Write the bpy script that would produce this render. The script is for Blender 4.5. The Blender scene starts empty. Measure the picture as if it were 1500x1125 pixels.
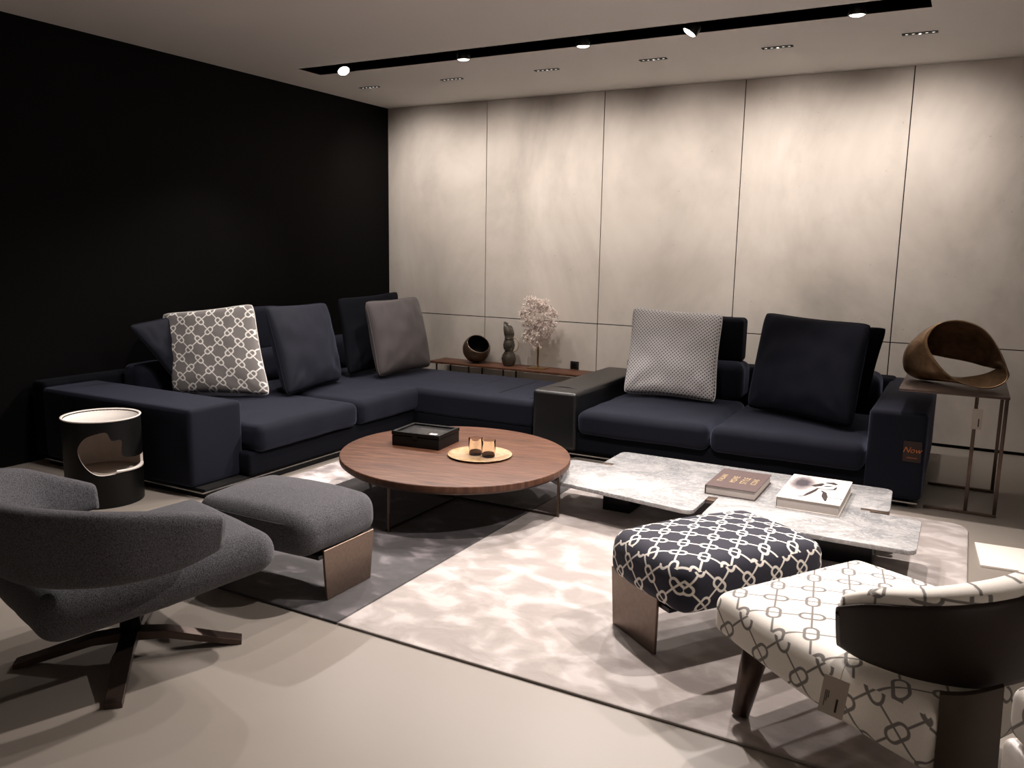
import bpy, bmesh, math, random
from mathutils import Vector, Matrix, noise
random.seed(7)
scn = bpy.context.scene
C = scn.collection
PI = math.pi

# ------------------------------------------------------------------ helpers
def link(o):
    C.objects.link(o); return o

def obj(name, me, mats=None, parent=None, smooth=True):
    if isinstance(me, bmesh.types.BMesh):
        b = me; me = bpy.data.meshes.new(name); b.normal_update(); b.to_mesh(me); b.free()
    o = bpy.data.objects.new(name, me); link(o)
    if mats is not None:
        for m in (mats if isinstance(mats, (list, tuple)) else [mats]):
            me.materials.append(m)
    if smooth and len(me.polygons):
        me.shade_smooth()
    if parent: o.parent = parent
    return o

def sharp(o, deg=35):
    me = o.data
    try: me.set_sharp_from_angle(angle=math.radians(deg))
    except Exception: pass
    return o

def thing(name, label, cat, loc=(0, 0, 0), rz=0.0, group=None):
    o = bpy.data.objects.new(name, None); link(o)
    o.empty_display_size = 0.1
    o.location = loc; o.rotation_euler = (0, 0, rz)
    return tag(o, label, cat, group)

def tag(o, label, cat, group=None):
    o['label'] = label; o['category'] = cat
    if group: o['group'] = group
    return o

def struct(o):
    o['kind'] = 'structure'; return o

def bbox(bm, x0, x1, y0, y1, z0, z1, mi=0):
    vs = [bm.verts.new((x, y, z)) for z in (z0, z1) for y in (y0, y1) for x in (x0, x1)]
    fs = [(0, 2, 3, 1), (4, 5, 7, 6), (0, 1, 5, 4), (2, 6, 7, 3), (0, 4, 6, 2), (1, 3, 7, 5)]
    for f in fs:
        q = bm.faces.new([vs[i] for i in f]); q.material_index = mi
    return vs

def boxes(name, lst, mat, parent=None, bevel=0.0, seg=2):
    bm = bmesh.new()
    for b in lst:
        bbox(bm, *b)
    if bevel:
        bmesh.ops.bevel(bm, geom=bm.edges[:], offset=bevel, segments=seg, profile=0.5, affect='EDGES')
    bmesh.ops.recalc_face_normals(bm, faces=bm.faces)
    return sharp(obj(name, bm, mat, parent), 40)

def ticks(h, r, n, k):
    """coordinates from -h to h, k of them inside each rounded end"""
    a = [-h + r * (1 - math.cos(PI / 2 * i / k)) for i in range(k)]
    inner = [-(h - r) + 2 * (h - r) * i / n for i in range(n + 1)]
    return a + inner + [-x for x in reversed(a)]

def rounded(cx, cy, cz, hx, hy, hz, r, n=10, k=5, crown=0.0, sag=0.0, wr=0.0, seed=0, warp=None, uv=None, nz=2, bottom_round=True):
    """soft rounded box, optionally crowned on top and wrinkled"""
    r = min(r, hx * .98, hy * .98, hz * .98)
    bm = bmesh.new()
    X, Y, Z = ticks(hx, r, n, k), ticks(hy, r, n, k), ticks(hz, r, nz, k)
    cache = {}
    def pt(p):
        key = tuple(round(c, 6) for c in p)
        if key in cache: return cache[key]
        q = Vector((max(-hx + r, min(hx - r, p[0])), max(-hy + r, min(hy - r, p[1])), max(-hz + r, min(hz - r, p[2]))))
        d = Vector(p) - q
        if d.length > 1e-9:
            # use cube-to-sphere style mapping
            v = q + d.normalized() * r
        else:
            v = Vector(p)
        u, w = v.x / hx, v.y / hy
        f = max(0, (1 - u * u)) * max(0, (1 - w * w))
        if v.z > 0: v.z += crown * f * (v.z / hz)
        else: v.z += sag * f * (v.z / hz)
        if wr:
            nn = noise.noise(Vector((v.x * 6 + seed, v.y * 6, v.z * 6)))
            n2 = noise.noise(Vector((v.x * 17 + seed, v.y * 17 + 5, v.z * 17)))
            v += (d.normalized() if d.length > 1e-9 else Vector((0, 0, 1))) * (nn * wr + n2 * wr * .4)
        if warp: v = warp(v)
        bv = bm.verts.new(v + Vector((cx, cy, cz)))
        cache[key] = bv
        return bv
    def face(A, B, f):
        for i in range(len(A) - 1):
            for j in range(len(B) - 1):
                vs = [pt(f(A[i], B[j])), pt(f(A[i + 1], B[j])), pt(f(A[i + 1], B[j + 1])), pt(f(A[i], B[j + 1]))]
                if len(set(vs)) >= 3:
                    try: bm.faces.new(list(dict.fromkeys(vs)))
                    except ValueError: pass
    face(X, Y, lambda a, b: (a, b, hz)); face(X, Y, lambda a, b: (a, b, -hz))
    face(X, Z, lambda a, b: (a, -hy, b)); face(X, Z, lambda a, b: (a, hy, b))
    face(Y, Z, lambda a, b: (-hx, a, b)); face(Y, Z, lambda a, b: (hx, a, b))
    bmesh.ops.recalc_face_normals(bm, faces=bm.faces)
    return bm

def rb(name, x0, x1, y0, y1, z0, z1, r, mat, parent=None, **kw):
    bm = rounded((x0 + x1) / 2, (y0 + y1) / 2, (z0 + z1) / 2, (x1 - x0) / 2, (y1 - y0) / 2, (z1 - z0) / 2, r, **kw)
    return obj(name, bm, mat, parent)

def tube_bm(paths, r, seg=8, bm=None, closed=False, cap=True):
    bm = bm or bmesh.new()
    for path in paths:
        pts = [Vector(p[:3]) for p in path]
        rr = [p[3] if len(p) > 3 else r for p in path]
        n = len(pts); rings = []
        up = Vector((0, 0, 1)); prev = None
        for i in range(n):
            if closed: t = pts[(i + 1) % n] - pts[i - 1]
            else: t = pts[min(i + 1, n - 1)] - pts[max(i - 1, 0)]
            t.normalize()
            if prev is None:
                a = up if abs(t.z) < .9 else Vector((1, 0, 0))
                nx = t.cross(a).normalized()
            else:
                nx = prev - t * prev.dot(t)
                nx = nx.normalized() if nx.length > 1e-6 else t.orthogonal().normalized()
            prev = nx; ny = t.cross(nx)
            rings.append([bm.verts.new(pts[i] + (nx * math.cos(2 * PI * k / seg) + ny * math.sin(2 * PI * k / seg)) * rr[i]) for k in range(seg)])
        m = n if closed else n - 1
        for i in range(m):
            A, B = rings[i], rings[(i + 1) % n]
            for k in range(seg):
                try: bm.faces.new((A[k], A[(k + 1) % seg], B[(k + 1) % seg], B[k]))
                except ValueError: pass
        if not closed and cap:
            bm.faces.new(list(reversed(rings[0]))); bm.faces.new(rings[-1])
    return bm

def lathe(prof, seg=48, cx=0, cy=0, cz=0, bm=None, warp=None):
    bm = bm or bmesh.new(); rings = []
    for r, z in prof:
        if r < 1e-6:
            rings.append([bm.verts.new((cx, cy, cz + z))])
        else:
            ring = []
            for k in range(seg):
                v = Vector((r * math.cos(2 * PI * k / seg), r * math.sin(2 * PI * k / seg), z))
                if warp: v = warp(v)
                ring.append(bm.verts.new(v + Vector((cx, cy, cz))))
            rings.append(ring)
    for A, B in zip(rings, rings[1:]):
        for k in range(seg):
            a = [A[k % len(A)], A[(k + 1) % len(A)], B[(k + 1) % len(B)], B[k % len(B)]]
            a = list(dict.fromkeys(a))
            if len(a) > 2:
                try: bm.faces.new(a)
                except ValueError: pass
    return bm

def round_poly(pts, r, k=6):
    out = []; n = len(pts)
    for i in range(n):
        p0, p1, p2 = Vector(pts[i - 1]), Vector(pts[i]), Vector(pts[(i + 1) % n])
        rr = r[i] if isinstance(r, (list, tuple)) else r
        a = (p0 - p1).normalized(); b = (p2 - p1).normalized()
        if rr <= 1e-5: out.append(p1); continue
        ang = a.angle(b); d = min(rr / math.tan(ang / 2), (p0 - p1).length * .49, (p2 - p1).length * .49)
        q0, q2 = p1 + a * d, p1 + b * d
        for j in range(k + 1):
            t = j / k
            out.append(q0 * (1 - t) ** 2 + p1 * 2 * t * (1 - t) + q2 * t * t)
    return out

def prism(pts, z0, z1, bevel=0.0, seg=2):
    bm = bmesh.new()
    bot = [bm.verts.new((p[0], p[1], z0)) for p in pts]; top = [bm.verts.new((p[0], p[1], z1)) for p in pts]
    n = len(pts)
    bm.faces.new(top); bm.faces.new(list(reversed(bot)))
    for i in range(n): bm.faces.new((bot[i], bot[(i + 1) % n], top[(i + 1) % n], top[i]))
    bmesh.ops.recalc_face_normals(bm, faces=bm.faces)
    if bevel:
        es = [e for e in bm.edges if abs(e.verts[0].co.z - e.verts[1].co.z) < 1e-6]
        bmesh.ops.bevel(bm, geom=es, offset=bevel, segments=seg, profile=.5, affect='EDGES')
    return bm

def uv_fn(o, f):
    """f(co, normal) -> (u,v) per loop"""
    me = o.data; uvl = me.uv_layers.new(name='UVMap')
    for p in me.polygons:
        for li in p.loop_indices:
            uvl.data[li].uv = f(me.vertices[me.loops[li].vertex_index].co, p.normal)

def catmull(P, n, closed=False):
    P = [Vector(p) for p in P]; out = []; m = len(P)
    segs = m if closed else m - 1
    for i in range(segs):
        if closed: a, b, c, d = P[i - 1], P[i], P[(i + 1) % m], P[(i + 2) % m]
        else: a, b, c, d = P[max(i - 1, 0)], P[i], P[i + 1], P[min(i + 2, m - 1)]
        for j in range(n):
            t = j / n
            out.append(.5 * ((2 * b) + (c - a) * t + (2 * a - 5 * b + 4 * c - d) * t * t + (3 * b - a - 3 * c + d) * t ** 3))
    if not closed: out.append(P[-1])
    return out

# ------------------------------------------------------------------ materials
class NT:
    def __init__(s, name):
        s.m = bpy.data.materials.new(name); s.m.use_nodes = True; s.t = s.m.node_tree
        s.b = s.t.nodes['Principled BSDF']
    def n(s, typ, **kw):
        x = s.t.nodes.new(typ)
        for k, v in kw.items(): setattr(x, k, v)
        return x
    def l(s, a, b): s.t.links.new(a, b)
    def val(s, sock, v):
        if isinstance(v, (int, float)): sock.default_value = v
        elif isinstance(v, tuple): sock.default_value = (*v, 1) if len(v) == 3 else v
        else: s.l(v, sock)
    def math(s, op, a, b=None, c=None, clamp=False):
        x = s.n('ShaderNodeMath', operation=op); x.use_clamp = clamp
        s.val(x.inputs[0], a)
        if b is not None: s.val(x.inputs[1], b)
        if c is not None: s.val(x.inputs[2], c)
        return x.outputs[0]
    def mix(s, f, a, b):
        x = s.n('ShaderNodeMix', data_type='RGBA'); s.val(x.inputs[0], f); s.val(x.inputs[6], a); s.val(x.inputs[7], b)
        return x.outputs[2]
    def noise(s, vec, scale, detail=4, rough=.55, dist=0):
        x = s.n('ShaderNodeTexNoise'); s.l(vec, x.inputs['Vector']); x.inputs['Scale'].default_value = scale
        x.inputs['Detail'].default_value = detail; x.inputs['Roughness'].default_value = rough; x.inputs['Distortion'].default_value = dist
        return x.outputs['Fac']
    def ramp(s, fac, stops):
        x = s.n('ShaderNodeValToRGB'); s.l(fac, x.inputs[0]); e = x.color_ramp.elements
        while len(e) < len(stops): e.new(.5)
        for q, (p, c) in zip(e, stops):
            q.position = p; q.color = (*c, 1) if isinstance(c, tuple) else (c, c, c, 1)
        return x.outputs[0]
    def co(s, kind='Object'): return s.n('ShaderNodeTexCoord').outputs[kind]
    def mapping(s, vec, scale=(1, 1, 1), rot=(0, 0, 0), loc=(0, 0, 0)):
        x = s.n('ShaderNodeMapping'); s.l(vec, x.inputs[0]); x.inputs['Scale'].default_value = scale
        x.inputs['Rotation'].default_value = rot; x.inputs['Location'].default_value = loc
        return x.outputs[0]
    def bump(s, h, strength=.3, dist=.01):
        x = s.n('ShaderNodeBump'); s.l(h, x.inputs['Height']); x.inputs['Strength'].default_value = strength
        x.inputs['Distance'].default_value = dist; s.l(x.outputs[0], s.b.inputs['Normal'])
    def base(s, col=None, rough=None, metal=None, spec=None, sheen=None, coat=None):
        if col is not None: s.val(s.b.inputs['Base Color'], col)
        if rough is not None: s.val(s.b.inputs['Roughness'], rough)
        if metal is not None: s.b.inputs['Metallic'].default_value = metal
        if spec is not None: s.b.inputs['Specular IOR Level'].default_value = spec
        if sheen is not None:
            s.b.inputs['Sheen Weight'].default_value = sheen; s.b.inputs['Sheen Roughness'].default_value = .5
        if coat is not None: s.b.inputs['Coat Weight'].default_value = coat
        return s

def fabric(name, col, var=.25, scale=900, rough=.9, sheen=.15, bump=.25, spec=.2, big=0.0, tint=(1, 1, 1)):
    t = NT(name); v = t.co()
    f = t.noise(v, scale, 2, .6)
    a = tuple(c * (1 - var) for c in col); b = tuple(c * (1 + var) for c in col)
    c = t.ramp(f, [(.3, a), (.7, b)])
    if big:
        g = t.noise(v, 5, 3); c = t.mix(t.math('MULTIPLY', g, big), c, tuple(min(1, x * 2.2) for x in col))
    t.base(c, rough, 0, spec, sheen); t.bump(f, bump, .002)
    t.b.inputs['Sheen Tint'].default_value = (*tint, 1); t.b.inputs['Sheen Roughness'].default_value = .38
    return t.m

def plain(name, col, rough=.5, metal=0, spec=.5, var=.06, scale=30, coat=None, bump=0):
    t = NT(name); f = t.noise(t.co(), scale, 3)
    c = t.ramp(f, [(.3, tuple(x * (1 - var) for x in col)), (.7, tuple(min(1, x * (1 + var)) for x in col))])
    t.base(c, rough, metal, spec, coat=coat)
    if bump: t.bump(f, bump, .002)
    return t.m

def emit(name, col, s):
    t = NT(name); t.base((.8, .8, .8), .4)
    t.b.inputs['Emission Color'].default_value = (*col, 1); t.b.inputs['Emission Strength'].default_value = s
    return t.m

def chain_fabric(name, ground, line, pitch, rot, width=.045, sheen=.1, spec=.25):
    """interlaced chain-link print: links alternate direction on a square lattice"""
    t = NT(name); uv = t.co('UV')
    v = t.mapping(uv, (1 / pitch,) * 3, (0, 0, rot))
    sx = t.n('ShaderNodeSeparateXYZ'); t.l(v, sx.inputs[0]); x, y = sx.outputs[0], sx.outputs[1]
    i = t.math('ROUND', x); j = t.math('ROUND', y)
    u = t.math('ABSOLUTE', t.math('SUBTRACT', x, i)); w = t.math('ABSOLUTE', t.math('SUBTRACT', y, j))
    par = t.math('FLOORED_MODULO', t.math('ADD', i, j), 2.0)
    # swap u,w where par = 1
    du = t.math('SUBTRACT', w, u)
    a = t.math('ADD', u, t.math('MULTIPLY', par, du)); b = t.math('SUBTRACT', w, t.math('MULTIPLY', par, du))
    # link elongated along b
    bb = t.math('MAXIMUM', t.math('SUBTRACT', b, .15), 0.0)
    L = t.math('SQRT', t.math('ADD', t.math('MULTIPLY', a, a), t.math('MULTIPLY', bb, bb)))
    dl = t.math('ABSOLUTE', t.math('SUBTRACT', L, .17))
    through = b
    outer = t.math('ADD', a, t.math('MULTIPLY', t.math('LESS_THAN', b, .32), 10.0))
    d = t.math('MINIMUM', dl, t.math('MINIMUM', t.math('ADD', through, .012), t.math('ADD', outer, .012)))
    mask = t.math('SUBTRACT', 1.0, t.math('SMOOTH_MIN', t.math('MAXIMUM', t.math('DIVIDE', t.math('SUBTRACT', d, width * .75), width * .5), 0.0), 1.0, 0.05), clamp=True)
    f = t.noise(t.co(), 1100, 2)
    g = t.ramp(f, [(.3, tuple(c * .85 for c in ground)), (.7, tuple(min(1, c * 1.12) for c in ground))])
    t.base(t.mix(mask, g, line), .85, 0, spec, sheen); t.bump(f, .15, .0015)
    return t.m

M = {}
NB = (.42, .47, .70)
M['navy'] = fabric('navy_wool', (.0058, .0068, .0128), .3, 1200, .85, .26, .2, .15, tint=NB)
M['navy_dark'] = fabric('navy_dark_wool', (.0028, .0032, .0058), .3, 1200, .9, .04, .2, .1, tint=NB)
M['navy_pillow'] = fabric('navy_pillow_cotton', (.0075, .0084, .0148), .2, 1200, .8, .12, .2, .15, tint=NB)
M['charcoal_pillow'] = fabric('charcoal_pillow_cotton', (.0115, .0130, .0200), .2, 1200, .8, .12, .2, .15, tint=NB)
M['greybrown_pillow'] = fabric('grey_pillow_linen', (.082, .072, .073), .25, 1100, .85, .15, .3, .2)
M['grey_wool'] = fabric('grey_wool_felt', (.076, .075, .083), .60, 260, .95, .12, .8, .12)
M['leather'] = NT('black_leather')
t = M['leather']; f = t.noise(t.co(), 220, 3); t.base((.006, .006, .0065), .36, 0, .42); t.bump(f, .12, .002); M['leather'] = t.m
M['black_metal'] = plain('black_metal', (.012, .012, .013), .35, .6, .5)
M['chrome'] = plain('dark_chrome', (.35, .34, .33), .22, 1, .5)
M['bronze_leg'] = plain('bronzed_brushed_metal', (.17, .125, .10), .36, .85, .5, .1, 60)
M['bronze_dark'] = plain('dark_bronze_metal', (.085, .06, .05), .33, .8, .5)
M['brown_shell'] = plain('dark_brown_leather_shell', (.019, .011, .009), .45, 0, .3, .1, 90, bump=.1)
M['blade_brown'] = plain('brown_lacquered_metal', (.055, .038, .028), .38, .5, .5, .08)
M['black'] = plain('black_lacquer', (.003, .003, .003), .45, 0, .25)
M['black_matt'] = plain('black_matt', (.004, .004, .004), .8, 0, .2)
M['white_lacquer'] = plain('white_lacquer', (.80, .75, .70), .35, 0, .5, .03)
M['beige_inner'] = plain('greige_lacquer', (.60, .52, .46), .45, 0, .4, .05)
M['patch_white'] = plain('white_floor_patch', (.80, .74, .68), .6, 0, .3, .02)
M['brass'] = plain('brass', (.55, .38, .17), .3, 1)
M['tag_card'] = plain('tag_card', (.42, .37, .32), .7, 0, .3, .03)
M['tag_dark'] = plain('tag_dark_card', (.022, .012, .010), .6, 0, .3)
M['ink'] = plain('ink_black', (.03, .02, .02), .7, 0, .3)
M['orange_ink'] = plain('orange_ink', (.40, .12, .03), .6, 0, .3)
M['gold_ink'] = plain('gold_foil', (.55, .42, .24), .4, .4, .5)
M['cover_brown'] = plain('brown_cloth_cover', (.085, .058, .055), .7, 0, .3, .15, 60, bump=.1)
M['paper'] = plain('page_edges', (.50, .45, .42), .8, 0, .2, .08, 300)
M['glow_spot'] = emit('spot_lens_glow', (1, .93, .82), 14)
M['glow_small'] = emit('downlight_lens_glow', (1, .93, .82), 2.5)
M['alu'] = plain('grey_aluminium', (.35, .34, .33), .4, .8)
M['porcelain'] = plain('black_plastic', (.015, .015, .016), .4, 0, .5)
M['chain_grey'] = chain_fabric('chain_print_grey', (.22, .205, .20), (.86, .84, .80), .098, math.radians(52), .050)
M['chain_navy'] = chain_fabric('chain_print_navy', (.022, .022, .036), (.80, .76, .70), .090, math.radians(0), .050)
M['chain_white'] = chain_fabric('chain_print_white', (.80, .76, .70), (.19, .175, .165), .106, math.radians(0), .042)

t = NT('dotted_weave')
v = t.mapping(t.co('UV'), (1 / .0185,) * 3, (0, 0, PI / 4)); s = t.n('ShaderNodeSeparateXYZ'); t.l(v, s.inputs[0])
fx = t.math('SUBTRACT', t.math('FRACT', s.outputs[0]), .5); fy = t.math('SUBTRACT', t.math('FRACT', s.outputs[1]), .5)
d = t.math('SQRT', t.math('ADD', t.math('MULTIPLY', fx, fx), t.math('MULTIPLY', fy, fy)))
mk = t.math('SUBTRACT', 1.0, t.math('DIVIDE', t.math('SUBTRACT', d, .22), .12, clamp=True))
t.base(t.mix(mk, (.66, .64, .64), (.10, .095, .11)), .8, 0, .3, .1); M['dots'] = t.m

# concrete wall panels
t = NT('concrete_plaster'); v = t.co()
g = t.noise(t.mapping(v, (1, 1, .6)), .9, 5, .6, .5); g2 = t.noise(v, 2.8, 6, .6); g3 = t.noise(t.mapping(v, (1, 1, 5)), 2.0, 3, .5)
c = t.ramp(g, [(.32, (.37, .335, .30)), (.5, (.52, .475, .43)), (.66, (.62, .57, .52))])
c = t.mix(t.math('MULTIPLY', t.ramp(g2, [(.50, 0.0), (.72, 1.0)]), .24), c, (.32, .285, .25))
vor = t.n('ShaderNodeTexNoise'); t.l(v, vor.inputs[0]); vor.inputs['Scale'].default_value = 38; vor.inputs['Detail'].default_value = 1
sp = t.math('MULTIPLY', t.math('GREATER_THAN', vor.outputs[0], .735), t.math('GREATER_THAN', g2, .55))
c = t.mix(t.math('MULTIPLY', sp, .45), c, (.25, .21, .18))
t.base(c, .75, 0, .3); t.bump(g2, .08, .02); M['concrete'] = t.m

t = NT('painted_ceiling'); g = t.noise(t.co(), 1.0, 3); t.base(t.ramp(g, [(.3, (.70, .67, .64)), (.7, (.73, .70, .67))]), .85, 0, .2); M['ceiling'] = t.m
t = NT('resin_floor'); v = t.co(); g = t.noise(v, .8, 5, .6, .3); g2 = t.noise(v, 14, 4)
c = t.ramp(g, [(.25, (.215, .190, .166)), (.75, (.250, .224, .198))]); c = t.mix(t.math('MULTIPLY', g2, .12), c, (.25, .21, .17))
t.base(c, t.ramp(g, [(.2, .36), (.8, .48)]), 0, .4); t.bump(g2, .03, .004); M['floor'] = t.m
t = NT('black_wall_panels'); v = t.co(); g = t.noise(t.mapping(v, (1, 1, .15)), 3, 4)
t.base(t.ramp(g, [(.3, (.0012, .0012, .0013)), (.7, (.0020, .0018, .0018))]), .6, 0, .10); M['black_wall'] = t.m

def rug_mat(name, a, b, c, lo=.36, hi=.66):
    t = NT(name); v = t.co()
    w = t.noise(v, 2.2, 2, .5); vv = t.n('ShaderNodeVectorMath', operation='ADD'); t.l(v, vv.inputs[0])
    g = t.noise(t.mapping(v, (1, 1.25, 1), (0, 0, .6)), 6.0, 6, .5, .35); h = t.noise(v, 700, 2)
    col = t.ramp(g, [(lo, a), ((lo + hi) / 2, b), (hi, c)])
    col = t.mix(t.math('MULTIPLY', h, .25), col, tuple(x * .6 for x in a))
    t.base(col, .55, 0, .3, .35); t.bump(t.math('ADD', t.math('MULTIPLY', g, 6.0), h), .5, .003)
    return t.m
M['rug_light'] = rug_mat('viscose_rug_light', (.35, .305, .285), (.43, .38, .36), (.58, .53, .51), .42, .60)
M['rug_dark'] = rug_mat('viscose_rug_dark', (.022, .018, .020), (.038, .032, .036), (.16, .14, .15), .46, .66)
M['rug_mid'] = rug_mat('viscose_rug_silver', (.30, .26, .26), (.46, .41, .41), (.74, .69, .68), .4, .6)

t = NT('walnut'); v = t.mapping(t.co(), (1, 1, 1), (0, 0, math.radians(-12)))
g = t.noise(t.mapping(v, (3.5, 34, 3.5)), 1.6, 6, .62, .6); g2 = t.noise(t.mapping(v, (1.2, 6, 1)), 1.6, 3)
c = t.ramp(g, [(.3, (.032, .011, .006)), (.5, (.080, .032, .016)), (.70, (.145, .066, .034))])
c = t.mix(t.math('MULTIPLY', t.ramp(g2, [(.4, 0.0), (.7, 1.0)]), .4), c, (.11, .045, .028))
t.base(c, .5, 0, .35); t.bump(g, .08, .002); M['walnut'] = t.m

t = NT('pale_marble'); v = t.co()
g = t.noise(v, 2.5, 8, .65, 1.5); g2 = t.noise(t.mapping(v, (1.2, 2.4, 1), (0, 0, .8)), 5.5, 8, .7, 2.2)
c = t.ramp(g, [(.3, (.20, .205, .215)), (.5, (.32, .32, .325)), (.7, (.45, .445, .44))])
vein = t.ramp(t.math('ABSOLUTE', t.math('SUBTRACT', g2, .5)), [(0.0, 1.0), (.035, 0.0)])
c = t.mix(t.math('MULTIPLY', vein, .5), c, (.66, .65, .64))
v2 = t.ramp(t.math('ABSOLUTE', t.math('SUBTRACT', g, .46)), [(0.0, 1.0), (.02, 0.0)])
c = t.mix(t.math('MULTIPLY', v2, .4), c, (.20, .19, .19))
t.base(c, .16, 0, .5); M['marble'] = t.m

t = NT('aged_bronze'); v = t.co(); g = t.noise(v, 9, 5, .6, 1)
c = t.ramp(g, [(.3, (.13, .078, .042)), (.55, (.28, .175, .095)), (.75, (.42, .28, .16))])
t.base(c, t.ramp(g, [(.3, .42), (.7, .30)]), .75, .5); t.bump(g, .1, .004); M['bronze'] = t.m
t = NT('bronze_glaze'); g = t.noise(t.co(), 12, 4); t.base(t.ramp(g, [(.3, (.05, .032, .022)), (.7, (.13, .09, .06))]), .28, .5, .5); M['ball'] = t.m
t = NT('smoked_glaze'); g = t.noise(t.co(), 10, 4); t.base(t.ramp(g, [(.3, (.030, .026, .020)), (.7, (.085, .072, .056))]), .10, 0, .8); M['vase'] = t.m
t = NT('coral_white'); g = t.noise(t.co(), 60, 3); t.base(t.ramp(g, [(.3, (.78, .66, .61)), (.7, (.92, .83, .77))]), .6, 0, .3); M['coral'] = t.m
t = NT('onyx_tray'); g = t.noise(t.co(), 7, 5, .6, 1); t.base(t.ramp(g, [(.35, (.34, .22, .13)), (.5, (.46, .33, .21)), (.68, (.32, .19, .07))]), .2, 0, .5); M['onyx'] = t.m

def glass(name, col, rough=.02):
    t = NT(name); t.base(col, rough, 0, .5); t.b.inputs['Transmission Weight'].default_value = 1; t.b.inputs['IOR'].default_value = 1.05
    g = t.noise(t.co(), 3, 2); t.l(t.ramp(g, [(0, col), (1, tuple(min(1, c * 1.03) for c in col))]), t.b.inputs['Base Color'])
    return t.m
M['smoke_glass'] = glass('smoked_glass', (.80, .75, .71))
M['dark_glass'] = glass('dark_glass', (.10, .08, .08))
M['amber_glass'] = glass('clear_amber_glass', (.75, .62, .48))
M['handle_glass'] = plain('amber_handle', (.40, .30, .20), .15, 0, .6)
M['box_glass'] = plain('box_glass_lid', (.035, .035, .036), .06, 0, .8)

t = NT('charcoal_sketch_cover'); uv = t.co('UV')
s = t.n('ShaderNodeSeparateXYZ'); t.l(uv, s.inputs[0])
dx = t.math('DIVIDE', t.math('SUBTRACT', s.outputs[0], .24), .30); dy = t.math('DIVIDE', t.math('SUBTRACT', s.outputs[1], .66), .40)
rr = t.math('SQRT', t.math('ADD', t.math('MULTIPLY', dx, dx), t.math('MULTIPLY', dy, dy)))
nz = t.noise(uv, 9, 5, .6, .6); rr = t.math('ADD', rr, t.math('MULTIPLY', t.math('SUBTRACT', nz, .5), .5))
t.base(t.ramp(rr, [(.3, (.07, .06, .07)), (.62, (.30, .27, .27)), (1.0, (.82, .77, .73))]), .35, 0, .5); M['cover_sketch'] = t.m

# ------------------------------------------------------------------ room
H = 2.807
# slot in the ceiling x .50..4.97, y -1.81..-1.55
o = boxes('ceiling', [(-.2, 9.5, -1.55, .25, H, H + .12), (-.2, 9.5, -11, -1.81, H, H + .12), (-.2, .50, -1.81, -1.55, H, H + .12), (4.97, 9.5, -1.81, -1.55, H, H + .12)], M['ceiling']); struct(o)
o = boxes('trim_1', [(.50, 4.97, -1.55, -1.543, H + .002, H + .10), (.50, 4.97, -1.817, -1.81, H + .002, H + .10), (.493, .50, -1.817, -1.543, H + .002, H + .10), (4.97, 4.977, -1.817, -1.543, H + .002, H + .10), (.493, 4.977, -1.817, -1.543, H + .10, H + .12)], M['black_matt']); struct(o)
o = boxes('floor', [(-.2, 9.5, -11, .25, -.12, 0)], M['floor']); struct(o)
o = boxes('wall_left', [(-.2, 0, -11, .0, 0, H)], M['black_wall']); struct(o)
o = boxes('wall_right', [(9.5, 9.7, -11, .25, 0, H)], M['ceiling']); struct(o)
o = boxes('wall_front', [(-.2, 9.7, -11.2, -11, 0, H)], M['ceiling']); struct(o)
# back wall: dark backing + concrete panels with open joints
bm = bmesh.new()
bbox(bm, -.2, 9.5, .012, .25, 0, H, 1)
seams = [0.0, 1.164, 2.359, 3.577, 4.801, 6.02, 7.24, 8.46, 9.5]
for i in range(8):
    x0 = seams[i] + (.004 if i else .002); x1 = seams[i + 1] - .004
    for z0, z1 in ((.026, .768), (.776, H - .001)):
        bbox(bm, x0, x1, 0, .02, z0, z1, 0)
bmesh.ops.recalc_face_normals(bm, faces=bm.faces)
struct(obj('wall_back', bm, [M['concrete'], M['black_matt']], smooth=False))

# ------------------------------------------------------------------ ceiling lights
spots = [(.81, -1.635, -16, -36, 'ceiling spotlight nearest the black wall, turned sideways in the dark slot'),
         (1.92, -1.615, 4, 0, 'second ceiling spotlight from the black wall, in the dark slot'),
         (2.87, -1.615, 4, 0, 'middle ceiling spotlight of the five in the dark slot'),
         (3.62, -1.635, -14, 30, 'ceiling spotlight fourth from the black wall, tilted out of the slot'),
         (4.59, -1.63, 4, 0, 'brightest round ceiling spotlight near the right end of the dark slot')]
def spot_fixture(x, y, tx, ty, label):
    t = thing('track_spotlight', label, 'spotlight', (x, y, H), 0, 'round spotlights in the ceiling slot')
    hd = obj('spot_housing', lathe([(0, .045), (.044, .045), (.050, .036), (.050, -.022), (.047, -.024), (.045, -.018), (.044, -.004), (0, -.004)], 32), M['black_metal'], t)
    ln = obj('spot_lens', lathe([(0, -.030), (.020, -.0295), (.036, -.025), (.0445, -.018), (.0445, -.006), (0, -.006)], 32), M['glow_spot'], hd)
    hd.rotation_euler = (math.radians(tx), math.radians(ty), 0); hd.location = (0, 0, .004)
    st = obj('spot_bracket', tube_bm([[(0, 0, .05), (0, 0, .0985)]], .008), M['black_metal'], t)
    return t
for sp_ in spots: spot_fixture(*sp_)
LX = [.55, 1.405, 2.28, 3.14, 4.015, 4.88]
ords = ['closest to the black wall', 'second from the black wall', 'third from the black wall', 'fourth from the black wall', 'fifth from the black wall', 'furthest from the black wall']
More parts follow.
